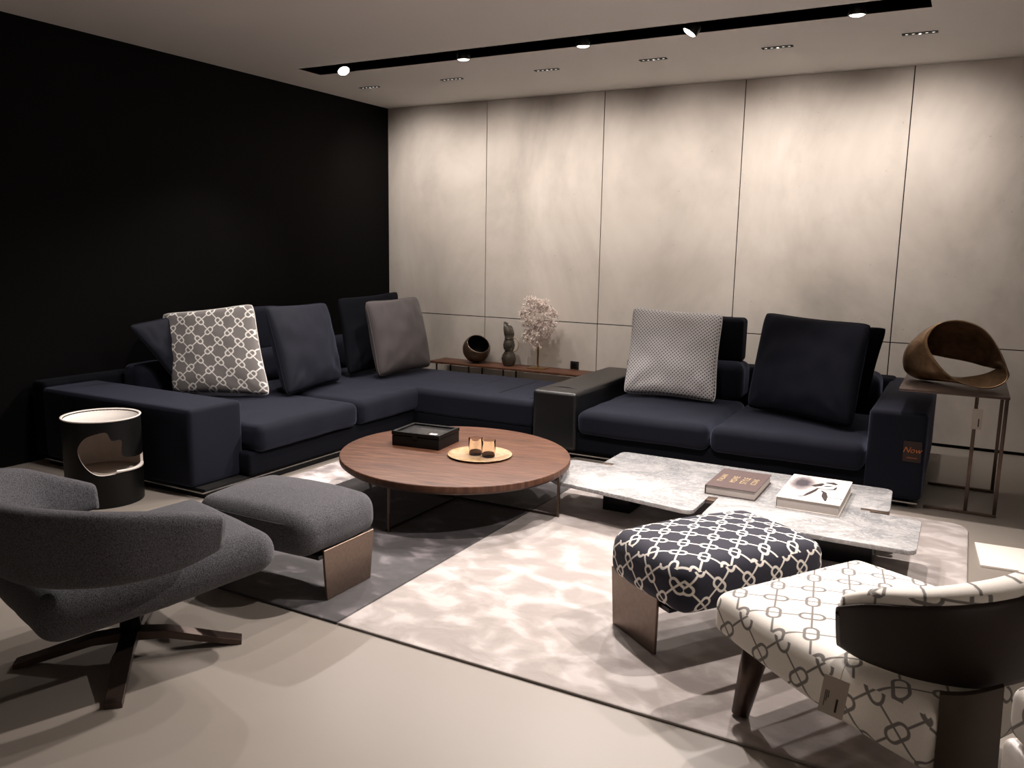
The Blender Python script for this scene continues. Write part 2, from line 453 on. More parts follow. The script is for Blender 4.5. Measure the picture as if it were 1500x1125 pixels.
def linear_fixture(x, k):
    t = thing('linear_downlight', 'slim recessed five-lens linear downlight, ' + ords[k], 'downlight', (x, -.98, H), 0, 'linear downlights along the concrete wall')
    boxes('frame', [(-.102, .102, -.020, -.0135, -.006, 0), (-.102, .102, .0135, .020, -.006, 0), (-.102, -.098, -.0135, .0135, -.004, 0), (.098, .102, -.0135, .0135, -.004, 0), (-.098, .098, -.0135, .0135, -.0015, 0)], M['black_metal'], t)
    for q in range(5):
        obj('lens', lathe([(0, -.0026), (.009, -.0026), (.0105, -.0018), (0, -.0018)], 20, (q - 2) * .038, 0, 0), M['glow_small'], t)
for k, x in enumerate(LX): linear_fixture(x, k)

# ------------------------------------------------------------------ rug (one thing, three colour fields)
rug = thing('rug', 'large low-pile viscose rug with silver, charcoal and pale blush fields', 'rug', (0, 0, 0))
def rug_part(name, pts, mat, r=.0):
    bm = prism(round_poly(pts, r, 4), .0005, .0100, .008, 4)
    return sharp(obj(name, bm, mat, rug), 50)
rug_part('pale_field', [(3.292, -4.655), (5.41, -4.655), (5.41, -2.02), (3.292, -2.02)], M['rug_light'], [.0, .02, .12, 0])
rug_part('dark_field', [(2.05, -4.655), (3.288, -4.655), (3.288, -2.02), (2.05, -2.02)], M['rug_dark'], .0)['label'] = 'charcoal field'
rug_part('silver_field', [(1.69, -3.70), (2.046, -3.70), (2.046, -2.02), (1.69, -2.02)], M['rug_mid'], .0)['label'] = 'silver field'

# ------------------------------------------------------------------ corner sofa (left)
N = M['navy']; ND = M['navy_dark']
cs = thing('corner_sofa', 'navy corner sofa with a long chaise, along the black wall', 'sofa')
boxes('plinth', [(.14, 1.60, -3.82, -.90, .0, .055)], M['black_matt'], cs, .004)
boxes('base_strip', [(.12, 1.605, -3.840, -3.834, .034, .042), (1.599, 1.605, -3.834, -1.84, .034, .042), (1.605, 2.64, -1.846, -1.84, .034, .042)], M['chrome'], cs)
boxes('chaise_plinth', [(1.60, 2.62, -1.83, -.90, 0, .055)], M['black_matt'], cs, .004)
rb('frame', .05, 1.62, -3.50, -.86, .055, .20, .02, ND, cs, n=8, k=3)
rb('arm', .16, 1.53, -3.85, -3.46, .055, .512, .028, N, cs, n=10, k=4, crown=.004, wr=.002)
rb('back_rail', .03, .17, -3.84, -.88, .055, .545, .03, ND, cs, n=10, k=4, wr=.002)
rb('seat_cushion', .45, 1.665, -3.455, -2.525, .195, .365, .055, N, cs, n=18, k=6, crown=.022, wr=.005, seed=2)
rb('seat_cushion', .45, 1.665, -2.515, -1.70, .195, .365, .055, N, cs, n=18, k=6, crown=.018, wr=.005, seed=6)
rb('chaise_cushion', .45, 2.665, -1.83, -.87, .17, .362, .045, N, cs, n=22, k=6, crown=.010, wr=.003, seed=9)
rb('chaise_frame', 1.58, 2.64, -1.82, -.88, .055, .175, .02, ND, cs, n=8, k=3)
# chaise quilting welts
for q in (1.98, 2.28, 2.58):
    obj('seam', tube_bm([[(q, -1.795, .3600), (q, -1.6, .3675), (q, -1.3, .3705), (q, -1.05, .3675), (q, -.90, .3600)]], .0012, 6), N, cs)
# backrest cushions with raised upper fold
rb('back_cushion', .17, .38, -3.30, -2.42, .34, .60, .07, N, cs, n=10, k=6, wr=.008, seed=11, crown=.01)
rb('back_cushion', .17, .43, -2.40, -1.42, .34, .60, .07, N, cs, n=10, k=6, wr=.008, seed=12, crown=.01)
rb('headrest', .17, .32, -2.90, -1.86, .585, .935, .04, N, cs, n=10, k=5, wr=.005, seed=13)
rb('back_cushion', .17, .43, -1.40, -.90, .34, .62, .07, N, cs, n=10, k=6, wr=.008, seed=14, crown=.01)

# ------------------------------------------------------------------ two-seat sofa (right)
ts = thing('two_seat_sofa', 'navy two-seat sofa with one black leather arm, against the concrete wall', 'sofa')
boxes('plinth', [(2.74, 5.10, -1.80, -.40, 0, .055)], M['black_matt'], ts, .004)
boxes('base_strip', [(2.69, 5.15, -1.858, -1.852, .034, .042)], M['chrome'], ts)
rb('frame', 2.70, 5.14, -1.845, -.40, .055, .20, .02, ND, ts, n=8, k=3)
a = rb('leather_arm', 2.675, 3.015, -1.875, -.50, .055, .466, .030, M['leather'], ts, n=12, k=5, crown=.006, wr=.002); a['label'] = 'black leather arm'
obj('arm_seam', tube_bm([[(2.679, -1.70, .44), (2.69, -1.70, .463), (2.85, -1.70, .473), (3.0, -1.70, .463), (3.012, -1.70, .44)]], .003, 6), M['black'], ts)
rb('arm', 4.86, 5.165, -1.865, -.40, .055, .562, .028, N, ts, n=10, k=4, crown=.004, wr=.002)
rb('seat_cushion', 3.025, 3.935, -1.90, -.86, .185, .352, .055, N, ts, n=18, k=6, crown=.022, wr=.005, seed=21)
rb('seat_cushion', 3.945, 4.855, -1.90, -.86, .185, .352, .055, N, ts, n=18, k=6, crown=.022, wr=.005, seed=25)
rb('back_rail', 3.0, 4.90, -.62, -.40, .055, .575, .03, ND, ts, n=10, k=4)
rb('back_cushion', 2.99, 3.90, -.92, -.62, .34, .635, .07, N, ts, n=12, k=6, wr=.008, seed=31)
rb('back_cushion', 3.97, 4.83, -.90, -.62, .34, .63, .07, N, ts, n=12, k=6, wr=.008, seed=33)
rb('headrest', 3.13, 3.865, -.82, -.65, .625, .955, .035, ND, ts, n=10, k=5, wr=.004, seed=34)

# ------------------------------------------------------------------ loose pillows
def pillow(name, label, BL, BR, TL, TR, T, mat, pipe=None, seed=0, group='loose throw pillows on the sofas', wr=.012, inset=.05, n=34):
    BL, BR, TL, TR = map(Vector, (BL, BR, TL, TR))
    c = (BL + BR + TL + TR) / 4
    w = ((BR - BL).length + (TR - TL).length) / 2; h = ((TL - BL).length + (TR - BR).length) / 2
    nrm = (BR - BL + TR - TL).cross(TL - BL + TR - BR).normalized()
    t = thing(name, label, 'pillow', c, 0, group)
    bm = bmesh.new(); uvl = bm.loops.layers.uv.new('UVMap')
    def P(s, q, side):
        s2 = s * (1 - inset * (1 - q * q)); q2 = q * (1 - inset * (1 - s * s))
        cr_ = 1 - .045 * (s * q) ** 8; s2 *= cr_; q2 *= cr_
        a, b = (s2 + 1) / 2, (q2 + 1) / 2
        p = BL * (1 - a) * (1 - b) + BR * a * (1 - b) + TL * (1 - a) * b + TR * a * b
        k = max(0, (1 - s * s)) * max(0, (1 - q * q))
        th = T * 1.08 * k ** .36 * (1 + .12 * -q)
        edge = min(1, k * 3)
        wn = noise.noise(Vector((s * 2.2 + seed, q * 2.2, side * 3))) * wr + noise.noise(Vector((s * 5 + seed, q * 2.5 - s * 3, side * 2))) * wr * .7 * (1.2 - k)
        # pleats radiating from the lower corners
        for cs_, sx in ((-1, 1), (1, -1)):
            dd = math.hypot(s - cs_, q + 1)
            if dd < 1.0:
                ang = math.atan2(q + 1, (s - cs_) * sx)
                wn += math.sin(ang * 9 + seed) * wr * .55 * (1 - dd) * min(1, dd * 4)
        return p + nrm * side * (th + wn * edge) - c, (s2 * w / 2, q2 * h / 2)
    for side in (1, -1):
        g = []
        for i in range(n + 1):
            row = []
            for j in range(n + 1):
                s = -math.cos(PI * i / n) * .5 + (2 * i / n - 1) * .5; q = -math.cos(PI * j / n) * .5 + (2 * j / n - 1) * .5
                p, uv = P(s, q, side); row.append((bm.verts.new(p), uv))
            g.append(row)
        for i in range(n):
            for j in range(n):
                L = [g[i][j], g[i + 1][j], g[i + 1][j + 1], g[i][j + 1]]
                if side < 0: L.reverse()
                f = bm.faces.new([x[0] for x in L])
                for lp, x in zip(f.loops, L): lp[uvl].uv = x[1]
    bmesh.ops.remove_doubles(bm, verts=bm.verts, dist=.0002)
    obj('pillow_cover', bm, mat, t)
    if pipe:
        loop = []
        for i in range(n): loop.append((2 * i / n - 1, -1))
        for i in range(n): loop.append((1, 2 * i / n - 1))
        for i in range(n): loop.append((1 - 2 * i / n, 1))
        for i in range(n): loop.append((-1, 1 - 2 * i / n))
        obj('piping', tube_bm([[tuple(P(s, q, 1)[0]) for s, q in loop]], .0045, 7, closed=True), pipe, t)
    return t
white_pipe = plain('white_piping', (.72, .70, .67), .7)
pillow('throw_pillow', 'grey throw pillow with a white chain-link print and white piping', (.50, -3.13, .40), (1.12, -2.82, .40), (.34, -3.06, .945), (.93, -2.77, 1.03), .085, M['chain_grey'], white_pipe, 1, wr=.010, inset=.045)
pillow('throw_pillow', 'plain dark navy pillow half hidden behind the grey chain-print pillow', (.53, -3.06, .40), (.52, -2.54, .40), (.42, -3.39, .89), (.38, -2.82, .965), .045, M['charcoal_pillow'], M['navy'], 2)
pillow('throw_pillow', 'plain dark navy pillow in the middle of the corner sofa', (1.17, -2.72, .39), (1.07, -2.03, .40), (.90, -2.64, 1.0), (.77, -1.85, .985), .10, M['charcoal_pillow'], M['navy'], 3, wr=.016, inset=.04)
pillow('throw_pillow', 'plain grey linen pillow at the chaise end, beside the wooden shelf', (1.17, -1.68, .39), (1.22, -1.02, .40), (.97, -1.60, .99), (.98, -.88, 1.0), .10, M['greybrown_pillow'], M['greybrown_pillow'], 4, inset=.04)
pillow('throw_pillow', 'black pillow mostly hidden behind the plain grey linen pillow', (.92, -1.76, .39), (.94, -1.08, .40), (.68, -1.61, 1.005), (.74, -.84, 1.04), .065, M['navy_dark'], None, 5)
pillow('throw_pillow', 'pale grey pillow woven with tiny dark dots, beside the leather arm', (3.10, -1.22, .385), (3.79, -1.18, .375), (3.08, -1.03, 1.02), (3.76, -.98, 1.0), .105, M['dots'], M['dots'], 6, wr=.014, inset=.055)
pillow('throw_pillow', 'large plain navy pillow in front, on the right seat of the two-seat sofa', (4.03, -1.27, .385), (4.75, -1.62, .385), (4.08, -1.11, 1.035), (4.80, -1.48, 1.02), .105, M['navy_pillow'], M['navy_dark'], 8, wr=.014, inset=.045)
pillow('throw_pillow', 'dark pillow peeking out behind the large plain navy pillow', (4.14, -1.03, .40), (4.78, -1.20, .40), (4.16, -.97, .97), (4.87, -1.21, .985), .05, M['navy_dark'], None, 9)

# ------------------------------------------------------------------ wooden shelf bench behind the chaise and what stands on it
sh = thing('shelf_bench', 'long low walnut shelf on thin black legs in front of the concrete wall', 'shelf')
boxes('shelf_board', [(.72, 2.60, -.32, -.03, .318, .338)], M['walnut'], sh, .002)
for x in (.80, 1.17, 1.55, 2.5):
    for y in (-.30, -.05):
        boxes('leg', [(x - .006, x + .006, y - .006, y + .006, 0, .318)], M['black_metal'], sh)
# bronze ball bowl
def ball_bowl():
    r = .135; t = thing('ball_bowl', 'round dark bronze bowl like a sliced-open ball on the shelf', 'bowl', (1.175, -.17, .338))
    bm = bmesh.new(); seg = 48; prof = []
    amax = math.radians(126)
    for i in range(25):
        a = amax * i / 24; prof.append((r * math.sin(a), -r * math.cos(a)))
    for i in range(25):
        a = amax * (24 - i) / 24; prof.append(((r - .008) * math.sin(a), -(r - .008) * math.cos(a)))
    prof[0] = (0, -r); prof[-1] = (0, -(r - .008))
    lathe(prof, seg, bm=bm)
    for f in bm.faces:
        c = f.calc_center_median(); f.material_index = 1 if c.length < r - .006 else 0
    bmesh.ops.rotate(bm, verts=bm.verts, cent=(0, 0, 0), matrix=Matrix.Rotation(math.radians(44), 3, Vector((math.cos(math.radians(52)), math.sin(math.radians(52)), 0))))
    bmesh.ops.translate(bm, verts=bm.verts, vec=(0, 0, r))
    bmesh.ops.recalc_face_normals(bm, faces=bm.faces)
    obj('bowl_shell', bm, [M['ball'], M['black']], t)
ball_bowl()
jug = thing('glass_jug', 'tall olive-grey jug of stacked bulbs with a thin loop handle', 'jug', (1.535, -.17, .338))
def jw(v):
    if v.z > .30:
        k = (v.z - .30) / .09; v.z += -v.x * .75 * min(1, k); v.x -= .012 * k
    return v
obj('jug_body', lathe([(0, 0), (.045, 0), (.052, .006), (.066, .04), (.070, .07), (.062, .105), (.042, .135), (.040, .145), (.052, .165), (.057, .20), (.050, .235), (.042, .250), (.045, .256), (.046, .262), (.041, .266), (.050, .30), (.052, .33), (.044, .385), (.040, .385), (.046, .33), (.042, .30), (.034, .27), (0, .265)], 40, warp=jw), M['vase'], jug)
obj('handle', tube_bm([[(.040 + .062 * math.sin(PI * i / 16) ** .8, 0, .205 + .065 * math.cos(PI * i / 16)) for i in range(17)]], .0055, 10), M['handle_glass'], jug)
co = thing('coral_sculpture', 'pale pink-white coral fan on a brass rod with a square base', 'sculpture', (1.84, -.16, .338))
boxes('base_plate', [(-.085, .085, -.07, .07, 0, .008)], M['brass'], co, .001)
boxes('rod', [(-.008, .008, -.005, .005, .008, .22)], M['brass'], co)
bm = bmesh.new(); rnd = random.Random(3)
def branch(p, d, L, r, depth):
    q = p + d * L
    mid = p + d * L * .5 + Vector((rnd.uniform(-1, 1), rnd.uniform(-1, 1), rnd.uniform(-1, 1))) * L * .12
    tube_bm([[(*p, r), (*mid, r * .85), (*q, r * .6)]], r, 5, bm)
    if depth:
        for _ in range(3 if depth > 1 else 2):
            e = (d + Vector((rnd.uniform(-1, 1), rnd.uniform(-1, 1), rnd.uniform(-1, 1))) * .75).normalized()
            branch(q, e, L * .72, r * .75, depth - 1)
ctr = Vector((-.01, 0, .44))
for i in range(460):
    a = rnd.uniform(0, 2 * PI); rad = math.sqrt(rnd.uniform(0, 1))
    wv = .80 + .12 * math.sin(3 * a + 1) + .08 * math.sin(7 * a)
    p = ctr + Vector((math.cos(a) * .185 * rad * wv, rnd.uniform(-.02, .02), math.sin(a) * .235 * rad * wv))
    d = Vector((math.cos(a) * rad * 1.1, rnd.choice((-1, -1, 1)) * (1.15 - rad * .8), math.sin(a) * rad * 1.1)) + Vector((rnd.uniform(-1, 1), rnd.uniform(-1, 1), rnd.uniform(-1, 1))) * .35
    branch(p, d.normalized(), .027, .0042, 2)
tube_bm([[(0, 0, .20, .009), (-.005, 0, .30, .010), (-.01, 0, .42, .008)]] + [[(-.01, 0, .34, .007), (-.01 + math.cos(a) * .07, 0, .40 + math.sin(a) * .05, .006), (-.01 + math.cos(a) * .13, 0, .44 + math.sin(a) * .15, .004)] for a in (-.6, .1, .7, 1.3, 1.9, 2.5, 3.1, 3.8)], .008, 6, bm)
obj('coral_fan', bm, M['coral'], co)
so = thing('wall_socket', 'black square wall socket low on the concrete wall above the shelf', 'socket', (2.145, 0, .372))
boxes('socket_plate', [(-.042, .042, -.009, 0, -.038, .038)], M['porcelain'], so, .002)
boxes('socket_insert', [(-.024, .024, -.011, -.009, -.022, .022)], M['black_metal'], so, .001)

# ------------------------------------------------------------------ walnut oval table
wt = thing('walnut_table', 'low round walnut coffee table on thin metal legs', 'coffee table', (2.8175, -3.092, 0))
V0 = Vector((-.7675, .641)); V1 = Vector((.641, .7675))
pts = []
for i in range(96):
    a = 2 * PI * i / 96; p = V0 * math.cos(a) * .700 + V1 * math.sin(a) * .647; pts.append((p.x, p.y))
bm = prism(pts, .252, .287, .006, 3); o = sharp(obj('tabletop', bm, M['walnut'], wt), 50)
pts2 = [(p[0] * .972, p[1] * .972) for p in pts]
sharp(obj('under_rim', prism(pts2, .240, .252), M['bronze_dark'], wt), 50)
for lx, ly in ((.02, -.645), (.648, .02), (-.02, .60), (-.60, -.02)):
    boxes('leg', [(lx - .006, lx + .006, ly - .006, ly + .006, .0110, .240)], M['bronze_leg'], wt)
# flat stretcher bars on the rug tying the legs to the centre
boxes('stretcher', [(-.60, .648, .017, .023, .0110, .0225), (-.003, .003, -.645, .60, .0110, .0225)], M['bronze_dark'], wt)

# black box with glass lid
def local(o, ang, loc): o.rotation_euler = (0, 0, ang); o.location = loc
bx = thing('glass_lid_box', 'black rectangular box with a glazed lid on the walnut table', 'box', (2.555, -3.005, .288), math.radians(6))
boxes('box_body', [(-.155, .155, -.13, .13, 0, .062)], M['black'], bx, .003)
lid = boxes('lid_frame', [(-.157, .157, -.132, -.112, .064, .086), (-.157, .157, .112, .132, .064, .086), (-.157, -.137, -.112, .112, .064, .086), (.137, .157, -.112, .112, .064, .086)], M['black'], bx, .002)
boxes('lid_glass', [(-.137, .137, -.112, .112, .070, .074)], M['box_glass'], lid)
boxes('white_label', [(.06, .105, -.075, -.045, .0745, .0755)], M['white_lacquer'], lid)
boxes('clasp', [(-.015, .015, -.134, -.1325, .05, .068)], M['black_metal'], bx)

tr = thing('round_tray', 'round honey-coloured onyx tray with a thin rim on the walnut table', 'tray', (2.978, -3.085, .288))
obj('tray_plate', lathe([(0, 0), (.165, 0), (.182, .010), (.180, .012), (.165, .006), (0, .006)], 64), M['onyx'], tr)
tag_ = []
for (x, y, lb) in ((2.958, -3.10, 'smoked glass tumbler on the onyx tray, closer to the black box'), (3.045, -3.105, 'smoked glass tumbler on the onyx tray, further from the black box')):
    g = thing('tumbler', lb, 'glass', (x, y, .2945), 0, 'tumblers on the onyx tray')
    obj('tumbler_wall', lathe([(.036, .012), (.0385, .03), (.0395, .095), (.0380, .095), (.0368, .03), (.034, .014)], 36), M['smoke_glass'], g)
    obj('tumbler_base', lathe([(0, 0), (.030, 0), (.036, .004), (.036, .012), (.030, .024), (.015, .028), (0, .028)], 36), M['dark_glass'], g)

# ------------------------------------------------------------------ marble table
mt = thing('marble_table', 'long low pale grey marble coffee table of interlocking slabs', 'coffee table')
ZT = .20
out = [(3.31, -2.57), (3.50, -2.57), (3.50, -2.22), (5.04, -2.225), (5.06, -2.665), (4.975, -2.665), (4.975, -2.715), (5.205, -2.715), (5.205, -3.20), (4.275, -3.20), (4.275, -2.93), (4.225, -2.93), (4.225, -3.17), (3.44, -3.045), (3.31, -2.95)]
rs = [.04, .0, .05, .05, .04, .0, .0, .05, .05, .04, .0, .0, .05, .05, .04]
sharp(obj('tabletop', prism(round_poly(out, rs, 6), ZT - .022, ZT, .003, 2), M['marble'], mt), 50)
boxes('metal_inlay', [(3.50, 3.57, -2.575, -2.535, ZT - .012, ZT + .001)], M['bronze_leg'], mt, .001)
boxes('metal_inlay', [(4.225, 4.275, -2.945, -2.875, ZT - .012, ZT + .001)], M['bronze_leg'], mt, .001)
boxes('metal_inlay', [(4.93, 5.058, -2.70, -2.665, ZT - .012, ZT + .001)], M['bronze_leg'], mt, .001)
for a in ((3.62, 3.78, -2.82, -2.62), (4.70, 5.02, -2.98, -2.76), (4.25, 4.42, -2.58, -2.40)):
    boxes('pedestal', [(*a, .0110, ZT - .022)], M['black_metal'], mt, .003)

# books
def text_ob(name, body, size, mat, parent, loc, rot, ext=.0003, shear=0, align='CENTER'):
    cu = bpy.data.curves.new(name, 'FONT'); cu.body = body; cu.size = size; cu.extrude = ext; cu.shear = shear
    cu.align_x = align; cu.align_y = 'CENTER'; cu.space_line = .85
    tmp = bpy.data.objects.new('tmp', cu); link(tmp); bpy.context.view_layer.update()
    me = bpy.data.meshes.new_from_object(tmp.evaluated_get(bpy.context.evaluated_depsgraph_get()))
    bpy.data.objects.remove(tmp); me.materials.clear()
    o = bpy.data.objects.new(name, me); link(o); me.materials.append(mat); o.parent = parent
    o.location = loc; o.rotation_euler = rot; return o
def book(label, x0, x1, y0, y1, th, cover, z, rz=0):
    cx, cy = (x0 + x1) / 2, (y0 + y1) / 2; hx, hy = (x1 - x0) / 2, (y1 - y0) / 2
    t = thing('book', label, 'book', (cx, cy, z), rz)
    boxes('page_block', [(-hx + .004, hx - .006, -hy + .004, hy - .004, .004, th - .004)], M['paper'], t)
    cv = boxes('cover', [(-hx, hx, -hy, hy, 0, .0035), (-hx, hx, -hy, hy, th - .0035, th), (-hx - .002, -hx + .0015, -hy, hy, .0, th)], cover, t, .0008, 1)
    return t, cv, hx, hy
t1, cv, hx, hy = book('thick brown cloth-bound book with faded gold lettering on the marble table', 4.194, 4.452, -2.838, -2.457, .047, M['cover_brown'], ZT + .0006)
for (sx, bod, s) in ((-.085, 'ITALIAN', .040), (-.02, 'MOVIE', .045), (.035, 'STYLE', .050), (.085, 'ICONS', .040)):
    text_ob('cover_lettering', bod, s, M['gold_ink'], t1, (sx, -.01, .0473), (0, 0, PI / 2))
t2, cv, hx, hy = book('thick white book with a charcoal figure sketch on its cover', 4.560, 4.855, -2.880, -2.402, .056, M['white_lacquer'], ZT + .0006)
bm = bmesh.new(); uvl = bm.loops.layers.uv.new('UVMap')
vs = [bm.verts.new(p) for p in ((-hx + .002, -hy + .002, .0564), (hx - .002, -hy + .002, .0564), (hx - .002, hy - .002, .0564), (-hx + .002, hy - .002, .0564))]
f = bm.faces.new(vs)
for lp, uv in zip(f.loops, ((0, 0), (1, 0), (1, 1), (0, 1))): lp[uvl].uv = uv
obj('cover_print', bm, M['cover_sketch'], t2, smooth=False)
z = .0572
fig = [[(-.06, -.19, z, .002), (-.03, -.16, z, .004), (-.015, -.10, z, .007), (.0, -.04, z, .006), (.01, .02, z, .003)],
       [(.075, -.20, z, .003), (.06, -.12, z, .009), (.05, -.05, z, .006), (.03, -.02, z, .003)],
       [(-.02, .04, z, .007), (.0, .07, z, .012), (.02, .12, z, .006)], [(.01, .02, z, .003), (.045, .0, z, .003), (.085, .03, z, .005), (.09, .08, z, .003)],
       [(.03, .14, z, .006), (.06, .15, z, .014), (.085, .13, z, .008)], [(.03, .06, z, .003), (.05, .08, z, .006), (.07, .10, z, .003)],
       [(-.13, -.15, z, .001), (-.09, -.185, z, .002), (-.06, -.19, z, .002)]]
bm = bmesh.new()
for p in fig: tube_bm([[(a, b, c, d * 1.6) for a, b, c, d in p]], .004, 8, bm)
for v in bm.verts: v.co.z = .0566 + (v.co.z - z) * .05
obj('figure_sketch', bm, M['ink'], t2)
text_ob('cover_lettering', 'Walls', .034, M['ink'], t2, (.105, -.125, .0568), (0, 0, 0), .0002)

# ------------------------------------------------------------------ ottomans
def blade(name, parent, A, B, zt, spread, th, mat, top_in=.0):
    """slab leg panel from plan point A to B, leaning outward to the top by spread"""
    A, B = Vector(A), Vector(B); d = (B - A); n = Vector((d.y, -d.x)).normalized(); e = d.normalized()
    bm = bmesh.new()
    def pt(a, z, off):
        k = (z - .0110) / (zt - .0110)
        return Vector((*(a + n * (spread * k + off)), z))
    A2, B2 = A - e * top_in, B + e * top_in
    vs = [pt(A, .0110, 0), pt(B, .0110, 0), pt(B2, zt, 0), pt(A2, zt, 0), pt(A, .0110, -th), pt(B, .0110, -th), pt(B2, zt, -th), pt(A2, zt, -th)]
    vs = [bm.verts.new(v) for v in vs]
    for f in ((0, 1, 2, 3), (5, 4, 7, 6), (4, 0, 3, 7), (1, 5, 6, 2), (3, 2, 6, 7), (4, 5, 1, 0)): bm.faces.new([vs[i] for i in f])
    bmesh.ops.recalc_face_normals(bm, faces=bm.faces)
    bmesh.ops.bevel(bm, geom=bm.edges[:], offset=.0015, segments=1, affect='EDGES')
    return sharp(obj(name, bm, mat, parent), 30)

go = thing('ottoman', 'grey felt ottoman on bronze panel legs beside the grey swivel armchair', 'ottoman', (2.815, -4.42, 0), 0, 'square upholstered ottomans')
def owarp(v):
    # sides bulge in plan, corners soft
    a, b = min(1, abs(v.x) / .33), min(1, abs(v.y) / .25)
    k = 1 - .03 * (a * b) ** 3
    v.x *= (1 + .05 * (1 - b * b)) * k; v.y *= (1 + .05 * (1 - a * a)) * k; return v
b = rounded(0, 0, .298, .315, .235, .086, .070, n=14, k=8, crown=.028, wr=.004, seed=40, warp=owarp, nz=3)
obj('ottoman_cushion', b, M['grey_wool'], go)
lp = []
for i in range(80):
    a = 2 * PI * i / 80; ca, sa = math.cos(a), math.sin(a)
    lp.append((.316 * math.copysign(abs(ca) ** .42, ca), .236 * math.copysign(abs(sa) ** .42, sa), .349))
obj('seam', tube_bm([lp], .003, 6, closed=True), M['grey_wool'], go)
blade('leg_panel', go, (.312, -.105), (.312, .172), .228, .004, .012, M['bronze_leg'], .02)
blade('leg_panel', go, (-.312, .172), (-.312, -.105), .228, .004, .012, M['bronze_leg'], .02)
boxes('under_frame', [(-.31, .31, -.15, .17, .196, .212)], M['black_metal'], go)

# patterned ottoman
ang = math.atan2(-3.905 + 4.40, 4.905 - 4.56)
L_, B_, R_, F_ = Vector((4.20, -4.10)), Vector((4.565, -3.575)), Vector((4.90, -3.84)), Vector((4.55, -4.36))
ctr = (L_ + B_ + R_ + F_) / 4
ux = ((R_ - F_) + (B_ - L_)).normalized(); rz = math.atan2(ux.y, ux.x)
po = thing('ottoman', 'navy ottoman with a white chain-link print on bronze panel legs', 'ottoman', (ctr.x, ctr.y, 0), rz, 'square upholstered ottomans')
hx, hy = (B_ - L_).length / 2, (F_ - L_).length / 2
b = rounded(0, 0, .300, hx + .018, hy + .018, .090, .062, n=16, k=8, crown=.022, wr=.003, seed=44, warp=lambda v: owarp(v), nz=4)
o = obj('ottoman_cushion', b, M['chain_navy'], po)
def side_uv(rot_side):
    cr, sr = math.cos(rot_side), math.sin(rot_side)
    def f(c, n):
        if n.z > .62: return (c.x * .766 + c.y * .643, c.y * .766 - c.x * .643)
        if abs(n.x) > abs(n.y): a = c.y * (1 if n.x > 0 else -1)
        else: a = -c.x * (1 if n.y > 0 else -1)
        z = c.z; return (a * cr - z * sr, a * sr + z * cr)
    return f
uv_fn(o, side_uv(math.radians(45)))
blade('leg_panel', po, (-hx + .002, .205), (-hx - .008, -.075), .240, .006, .012, M['bronze_leg'], .012)
blade('leg_panel', po, (hx - .002, -.13), (hx - .002, .15), .240, .006, .012, M['bronze_leg'], .012)
boxes('under_frame', [(-hx, hx, -.14, .12, .196, .212)], M['black_metal'], po)

# ------------------------------------------------------------------ wrap shell loft
def wrap(stations, sect_n=18, pw=.45, nspan=6, endr=True):
    """stations: (x, y, nx, ny, zb, zt, thick, lean). returns bmesh of a padded band"""
    keys = []
    S = [Vector(s[:3] + s[3:4] and (s[0], s[1], 0)) for s in stations]
    # interpolate every channel with catmull
    def interp(ch):
        P = [Vector((s[ch], 0, 0)) for s in stations]
        return [p.x for p in catmull(P, nspan)]
    chans = [interp(k) for k in range(8)]
    n = len(chans[0]); bm = bmesh.new(); rings = []
    def ring(i, sc_t, sc_h, push):
        x, y, nx, ny, zb, zt, th, lean = [c[i] for c in chans]
        l = math.hypot(nx, ny); nx /= l; ny /= l
        zc, hh = (zb + zt) / 2, (zt - zb) / 2 * sc_h
        r = []
        for k in range(sect_n):
            a = 2 * PI * k / sect_n
            ca, sa = math.cos(a), math.sin(a)
            u = math.copysign(abs(ca) ** pw, ca) * th / 2 * sc_t
            w = math.copysign(abs(sa) ** pw, sa) * hh
            off = u + lean * ((w + hh) / (2 * hh + 1e-9))
            r.append(bm.verts.new((x + nx * off - ny * push, y + ny * off + nx * push, zc + w)))
        return r
    E = .5
    m = 5
    for q in range(m):
        a = PI / 2 * q / m
        rings.append(ring(0, math.sin(a) * .9 + .1, .60 + .40 * math.sin(a), .05 * math.cos(a)))
    for i in range(n): rings.append(ring(i, 1, 1, 0))
    for q in range(m):
        a = PI / 2 * (m - 1 - q) / m
        rings.append(ring(n - 1, math.sin(a) * .9 + .1, .60 + .40 * math.sin(a), -.05 * math.cos(a)))
    for A, B in zip(rings, rings[1:]):
        for k in range(sect_n):
            bm.faces.new((A[k], A[(k + 1) % sect_n], B[(k + 1) % sect_n], B[k]))
    bm.faces.new(rings[0]); bm.faces.new(list(reversed(rings[-1])))
    bmesh.ops.recalc_face_normals(bm, faces=bm.faces)
    return bm

